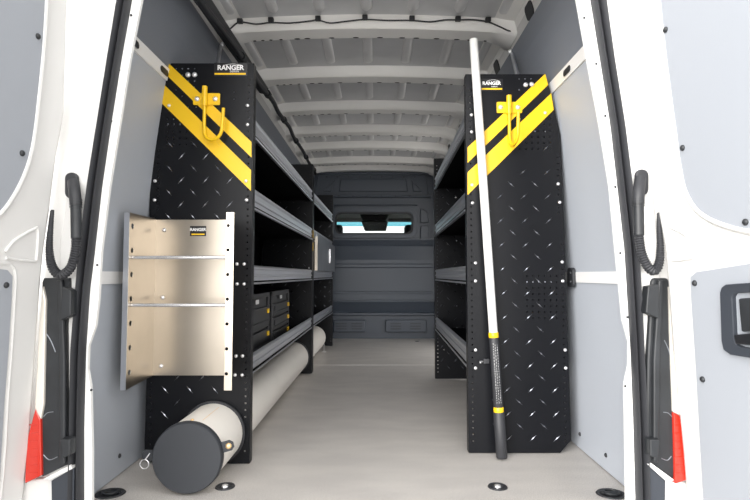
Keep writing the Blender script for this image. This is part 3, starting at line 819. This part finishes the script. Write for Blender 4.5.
for u, v in ((164,230),(162.5,297.5),(161,366)): bolt(tx, at(u, v, YB-.0005), .008)
a = at(190, 226, YB-.001); c = at(206, 236, YB-.001)
b = bmesh.new(); box(b, a.x, c.x, YB-.0015, YB-.0003, c.z, a.z); st = obj('sticker', b, 'sticker', tx)
b = bmesh.new(); box(b, a.x+.006, c.x-.006, YB-.0022, YB-.0016, c.z+.004, c.z+.009); obj('yellow_line', b, 'yellow', st)
text_mesh('lettering', 'RANGER', .0155, 'print_', st, Matrix.Translation(((a.x+c.x)/2, YB-.0022, (a.z+c.z)/2+.005)) @ STAND, bold=True)

# --- conduit tube with cap
tt = thing('conduit_tube', 'long cream pipe carrier with grey end cap lying under the left shelving', 'tube', TC(3.3)*1.0)
tt.location.z = 0
ax = (TC(4.98)-TC(1.72)).normalized()
b = bmesh.new(); L = 3.24
lathe(b, [(0,.02),(.108,.02),(.1095,.02),(.1095,2.0),(.1095,L),(.104,L),(.104,L-.03),(0,L-.03)], TC(1.72), ax, 56); obj('pipe', b, 'pvc', tt, smooth=True)
b = bmesh.new(); lathe(b, [(0,-.012),(.110,-.012),(.1135,-.008),(.1145,0),(.1145,.012),(.110,.012),(.110,.004),(0,.004)], TC(1.72), ax, 64); cp = obj('end_cap', b, 'cap', tt, smooth=True)
def tab(par, ang, nm):
    c0 = TC(1.72); u_ = Vector((math.cos(ang),0,math.sin(ang))); w2_ = Vector((-math.sin(ang),0,math.cos(ang)))
    pts = [c0+u_*.105-w2_*.017, c0+u_*.142-w2_*.017, c0+u_*.152-w2_*.008, c0+u_*.152+w2_*.008, c0+u_*.142+w2_*.017, c0+u_*.105+w2_*.017]
    bb = bmesh.new(); prism(bb, [p+Vector((0,.004,0)) for p in pts], (0,.006,0)); obj(nm, bb, 'cap', par, bevel=.001)
    return c0+u_*.136
q = tab(cp, math.radians(15), 'hinge_tab'); bolt(cp, q+Vector((0,.004,0)), .010, 'brass', name='rivet')
q = tab(cp, math.radians(178), 'latch_tab')
b = bmesh.new(); rc = q+Vector((-.004,-.002,-.026)); tube(b, [rc+Vector((.0145*math.cos(2*math.pi*k/20), 0, .0145*math.sin(2*math.pi*k/20))) for k in range(21)], .0014, 8, caps=False)
tube(b, [rc+Vector((.002,0,.014)), q+Vector((.012,.0,.008))], .0018, 8); pr_ = obj('pull_ring', b, 'zinc', cp, smooth=True); pr_['label'] = 'steel pull ring pin'
# collars where the pipe goes through the uprights
for y, nm in ((YN-.014,1), (YM-.055,2)):
    b = bmesh.new(); lathe(b, [(.1105,0),(.119,0),(.119,.010),(.1130,.011),(.1130,.04),(.1105,.04),(.1105,0)], TC(y), ax, 56); obj('collar', b, 'rubber', tt, smooth=True)
b = bmesh.new(); lathe(b, [(.1098,0),(.1115,.001),(.1115,.012),(.1098,.013)], TC(4.82), ax, 48); obj('band', b, 'pvc', tt, smooth=True)
# small brass fittings on top
for dy in (.035,):
    p = TC(1.72+dy)+Vector((.0, 0, .1095)); bolt(tt, p, .006, 'brass', (0,0,1), 'rivet')
# faint printed line along the pipe
b = bmesh.new()
for k in range(14):
    y = 1.77+.0125*k; c0 = TC(y); a = math.radians(88); box(b, c0.x+.03, c0.x+.032, y, y+.007, c0.z+.1053, c0.z+.1062)
o = obj('print_line', b, 'brass', tt)
b = bmesh.new(); p = TC(4.85); tube(b, [(p.x+.105, 4.86, .001), (p.x+.105, 4.86, .075)], .003, 8); box(b, p.x+.085, p.x+.125, 4.84, 4.88, 0, .003); obj('support_foot', b, 'zinc', tt)

# --- drawer cases
def case(label, y0, y1, rows):
    zb = .330+.0145; x0, x1 = -.80, -.545; zt = .627
    t = thing('drawer_case', label, 'drawer case', ((x0+x1)/2, (y0+y1)/2, zb), 'black drawer cases on the bottom left shelf')
    b = bmesh.new(); box(b, x0, x1, y0, y1, zb, zt); obj('body', b, 'case', t, bevel=.006)
    b = bmesh.new(); 
    for a, c in ((y0, y0+.018), (y1-.018, y1)): box(b, x1, x1+.012, a, c, zb, zt)
    box(b, x1, x1+.012, y0, y1, zt-.022, zt); obj('frame', b, 'case', t, bevel=.003)
    H_ = (zt-.055-zb-.01)/rows
    for r in range(rows):
        za = zb+.008+r*H_
        b = bmesh.new(); box(b, x1, x1+.014, y0+.022, y1-.022, za, za+H_-.010); dr_ = obj('drawer', b, 'case', t, bevel=.003)
        b = bmesh.new(); box(b, x1+.014, x1+.020, y0+.06, y1-.06, za+H_*.25, za+H_*.32); obj('handle', b, 'plast', dr_, bevel=.002)
        b = bmesh.new(); box(b, x1+.014, x1+.022, y1-.075, y1-.050, za+H_-.044, za+H_-.022); o = obj('latch', b, 'yellow', dr_, bevel=.002)
        b = bmesh.new(); box(b, x1+.014, x1+.019, y0+.045, y0+.075, za+H_-.046, za+H_-.020); obj('latch', b, 'plast', dr_, bevel=.002)
    ym = (y0+y1)/2-.02; b = bmesh.new(); box(b, x1+.0125, x1+.0135, ym-.03, ym+.03, zt-.046, zt-.027); obj('badge', b, 'print_', t)
case('black two-drawer case with yellow latches nearest the end panel', 2.10, 2.62, 2)
case('black three-drawer case with yellow latches, further back of the pair', 2.68, 3.20, 3)

# --- pole
pb_ = at_floor(499.5, 456); P0 = Vector((pb_.x, 2.045, .0)); P1 = at(473.5, 39.5, 2.088)
pd = (P1-P0)
pl = thing('extension_pole', 'white extension pole with black grip leaning against the right end panel', 'pole', P0)
def seg(f0, f1, r, m, nm):
    b = bmesh.new(); L_ = pd.length; c = P0+pd*f0; e = L_*(f1-f0)
    lathe(b, [(0,0),(r*.9,0),(r,.003),(r,e-.003),(r*.9,e),(0,e)], c, pd, 24); return obj(nm, b, m, pl, smooth=True)
def fr(v): return (456-v)/(456-39.5)
seg(.004, fr(411), .0215, 'rubber', 'grip_end')
g = seg(fr(411), fr(339), .0185, 'rubber', 'grip')
seg(fr(339), 1.0, .0170, 'pole', 'shaft')
for va, vb_ in ((413,406),(340.5,335)): seg(fr(va), fr(vb_), .0195, 'yellow', 'label_band')
# small white print on the grip
b = bmesh.new()
for r in range(3):
    f = fr(402)
    while f < fr(346):
        l = random.uniform(.003,.010); c0 = P0+pd*f; c1 = P0+pd*min(f+l/2, fr(345)); a = math.radians(-115+24*r)
        o_ = Vector((math.cos(a)*.0187, math.sin(a)*.0187, 0)); tube(b, [c0+o_, c1+o_], .0006, 4); f += l/2+.003
obj('printed_text', b, 'print_', g)
# spring clip that holds the pole
cl = thing('pole_clip', 'small black clip on the right end panel holding the pole', 'clip', (at(484,361,YR).x, YR-.004, at(484,361,YR).z))
p = at(486,361,YR-.003); b = bmesh.new(); box(b, p.x-.012, p.x+.012, YR-.012, YR-.001, p.z-.010, p.z+.010); obj('base', b, 'rubber', cl, bevel=.002)
b = bmesh.new(); tube(b, [(p.x-.016, YR-.014, p.z), (p.x-.028, YR-.024, p.z+.002), (p.x-.030, YR-.040, p.z)], .003, 8); obj('prong', b, 'zinc', cl, smooth=True)

# --- floor tie-downs
def tiedown(label, u, v, rx, ry, big):
    p = at_floor(u, v); t = thing('tie_down_ring', label, 'tie-down', p, 'recessed floor tie-downs')
    b = bmesh.new(); n = 32
    r0 = [b.verts.new(p+Vector((rx*math.cos(2*math.pi*k/n), ry*math.sin(2*math.pi*k/n), .0005))) for k in range(n)]
    r1 = [b.verts.new(p+Vector((.93*rx*math.cos(2*math.pi*k/n), .93*ry*math.sin(2*math.pi*k/n), .004))) for k in range(n)]
    r2 = [b.verts.new(p+Vector((.74*rx*math.cos(2*math.pi*k/n), .74*ry*math.sin(2*math.pi*k/n), .003))) for k in range(n)]
    r3 = [b.verts.new(p+Vector((.68*rx*math.cos(2*math.pi*k/n), .68*ry*math.sin(2*math.pi*k/n), .0012))) for k in range(n)]
    for A, B in ((r0,r1),(r1,r2),(r2,r3)):
        for k in range(n): b.faces.new((A[k], A[(k+1)%n], B[(k+1)%n], B[k]))
    b.faces.new(r3); b.faces.new(r0[::-1]); obj('cup', b, 'rubber', t, smooth=True)
    if big:
        b = bmesh.new(); tube(b, [p+Vector((rx*.5*math.cos(2*math.pi*k/24), ry*.5*math.sin(2*math.pi*k/24), .007)) for k in range(25)], .004, 8, caps=False); obj('ring', b, 'plast', t, smooth=True)
        b = bmesh.new(); box(b, p.x-rx*.7, p.x+rx*.7, p.y-.006, p.y+.006, .003, .009); obj('bar', b, 'plast', t, bevel=.002)
    else:
        b = bmesh.new(); box(b, p.x-rx*.55, p.x+rx*.55, p.y-.004, p.y+.004, .0015, .006); obj('bar', b, 'plast', t)
        b = bmesh.new(); lathe(b, [(0,0),(.012,0),(.010,.005),(0,.007)], p+Vector((0,0,.0015)), (0,0,1), 12); obj('stud', b, 'zinc', t, smooth=True)
tiedown('small round floor tie-down just right of the grey tube cap', 225, 487, .033, .033, False)
tiedown('small round floor tie-down in front of the pole foot', 497.5, 487, .033, .033, False)
tiedown('larger black floor tie-down in the left corner by the door pillar', 110, 494, .048, .042, True)
tiedown('larger black floor tie-down in the right corner by the door pillar', 611, 494, .048, .042, True)

# --- black loom along the left roof rail
b = bmesh.new()
pts = []
for u, v, Y in ((172,-22,1.9),(196,4,2.05),(216,30,2.25),(238,60,2.55),(258,92,3.1),(272,113,3.6),(290,137,4.25),(305,155,5.0),(312,163,5.5)):
    pts.append(at(u, v, Y))
pts = [Vector((XC-.640, y, 1.765+.075*min(1, max(0, (y-1.9)/1.6)))) for y in [1.5+.2*k for k in range(22)]]
ll = thing('wiring_loom', 'black wiring channel running along the left roof rail', 'wiring', (XC-.640, 3.4, 1.77))
for a, c in zip(pts, pts[1:]):
    pass
prism(b, [p+Vector((-.026,0,-.01)) for p in pts[:1]]+[pts[0]+Vector((.02,0,-.02)), pts[0]+Vector((.03,0,.02)), pts[0]+Vector((-.02,0,.035))], Vector((0,pts[8].y-pts[0].y,pts[8].z-pts[0].z)))
obj('channel', b, 'rubber', ll, bevel=.004)
b = bmesh.new(); wob = [p+Vector((.018+.006*math.sin(i*1.7), 0, -.012+.005*math.sin(i*2.3))) for i, p in enumerate(pts)]
tube(b, smoothpath(wob, 4), .014, 10); obj('cable', b, 'rubber', ll, smooth=True)
for k in range(2, 21, 3):
    b = bmesh.new(); lathe(b, [(0,-.02),(.022,-.02),(.022,.02),(0,.02)], wob[k], (0,1,0), 10); obj('clip', b, 'plast', ll)
# --- thin cable clipped along the first roof bow
cbz = []
for u, v in ((226,33),(232,27),(240,22),(256,24),(271,22.5),(290,23),(310,21),(318,20),(330,23),(345,21.5),(365,19.5),(388,20.5),(412,20.5),(430,22),(445,20),(458,20),(474,20),(488,22),(500,27),(509,31),(517,31)):
    cbz.append(at(u, v, 2.392))
cc = thing('roof_cable', 'thin black cable clipped across the nearest roof bow', 'cable', (XC, 2.44, 1.88))
b = bmesh.new(); tube(b, smoothpath(cbz, 4), .0036, 8); obj('cable', b, 'rubber', cc, smooth=True)
for u, v in ((240,22),(271,21),(318,19.5),(365,18.5),(412,19.5),(458,20),(488,21)):
    p = at(u, v, 2.392); b = bmesh.new(); box(b, p.x-.013, p.x+.013, 2.382, 2.402, p.z-.006, p.z+.016); obj('clip', b, 'rubber', cc, bevel=.003)
# --- braces from panel tops to roof rail
for s, pts_, sd in ((-1, [(216,64),(221,47)], 'left'), (1, [(519,75),(513,48)], 'right')):
    Yb = (YN if s < 0 else YR)+.03
    p0 = at(*pts_[0], Yb); p0.z = 1.515; p1 = Vector((-.737,2.42,1.80)) if s < 0 else Vector((.665,2.5,1.80))
    t = thing('brace_bar', 'grey steel brace from the %s end panel top up to the roof rail' % sd, 'brace', p0)
    b = bmesh.new(); tube(b, [p0, p1], .009, 8); obj('bar', b, 'alu', t)
    bolt(t, p1+Vector((-s*.012,-.012,0)), .012, axis=(-s*.6,-.7,0)); bolt(t, p0+Vector((0,-.012,.0)), .008)
# small things on the upper left wall
d = ray(193,8); X = XC-wx(1.72)+.002; t = X/d.x
b = bmesh.new(); lathe(b, [(0,0),(.014,0),(.014,.006),(.010,.010),(0,.012)], (X, d.y*t, H+d.z*t), (1,0,0), 16)
tag(obj('wall_stud', b, 'zinc', smooth=True), 'small round white stud high on the left liner by the roof rail', 'stud')

# ------------------------------------------------------------------ light
W = bpy.data.worlds.new('sky'); bpy.context.scene.world = W; W.use_nodes = True
nt = W.node_tree; bg = nt.nodes['Background']
tc = nt.nodes.new('ShaderNodeTexCoord'); sp = nt.nodes.new('ShaderNodeSeparateXYZ'); nt.links.new(tc.outputs['Generated'], sp.inputs[0])
# overcast sky, brighter towards the left rear
ma = nt.nodes.new('ShaderNodeVectorMath'); ma.operation = 'DOT_PRODUCT'; ma.inputs[1].default_value = Vector((-.38,-.90,.20)).normalized()
nt.links.new(tc.outputs['Generated'], ma.inputs[0])
mr = nt.nodes.new('ShaderNodeMapRange'); mr.inputs['From Min'].default_value = .2; mr.inputs['From Max'].default_value = 1; mr.inputs['To Min'].default_value = .9; mr.inputs['To Max'].default_value = 3.2
nt.links.new(ma.outputs['Value'], mr.inputs['Value'])
nt.links.new(mr.outputs['Result'], bg.inputs['Strength']); bg.inputs['Color'].default_value = (1,.985,.965,1)
def sun(name, e, col, dirv, ang):
    l = bpy.data.lights.new(name, 'SUN'); l.energy = e; l.color = col; l.angle = math.radians(ang)
    o = bpy.data.objects.new(name, l); C.objects.link(o); o.rotation_euler = Vector(dirv).to_track_quat('-Z', 'Y').to_euler(); return o
sun('sun', 2.0, (1,.97,.93), (.52,.84,-.17), 30)

cam = bpy.data.cameras.new('camera'); cam.lens = 36*F/750; cam.sensor_width = 36; cam.clip_start = .02
co = bpy.data.objects.new('camera', cam); C.objects.link(co); co.location = (0,0,H)
co.rotation_euler = (math.radians(90)+TH, 0, math.atan(1/F))
sc = bpy.context.scene; sc.camera = co
sc.view_settings.view_transform = 'Standard'; sc.view_settings.look = 'None'; sc.view_settings.gamma = 1
sc.view_settings.use_curve_mapping = False; sc.view_settings.exposure = .92
sc.cycles.max_bounces = 12; sc.cycles.diffuse_bounces = 8; sc.cycles.transmission_bounces = 8
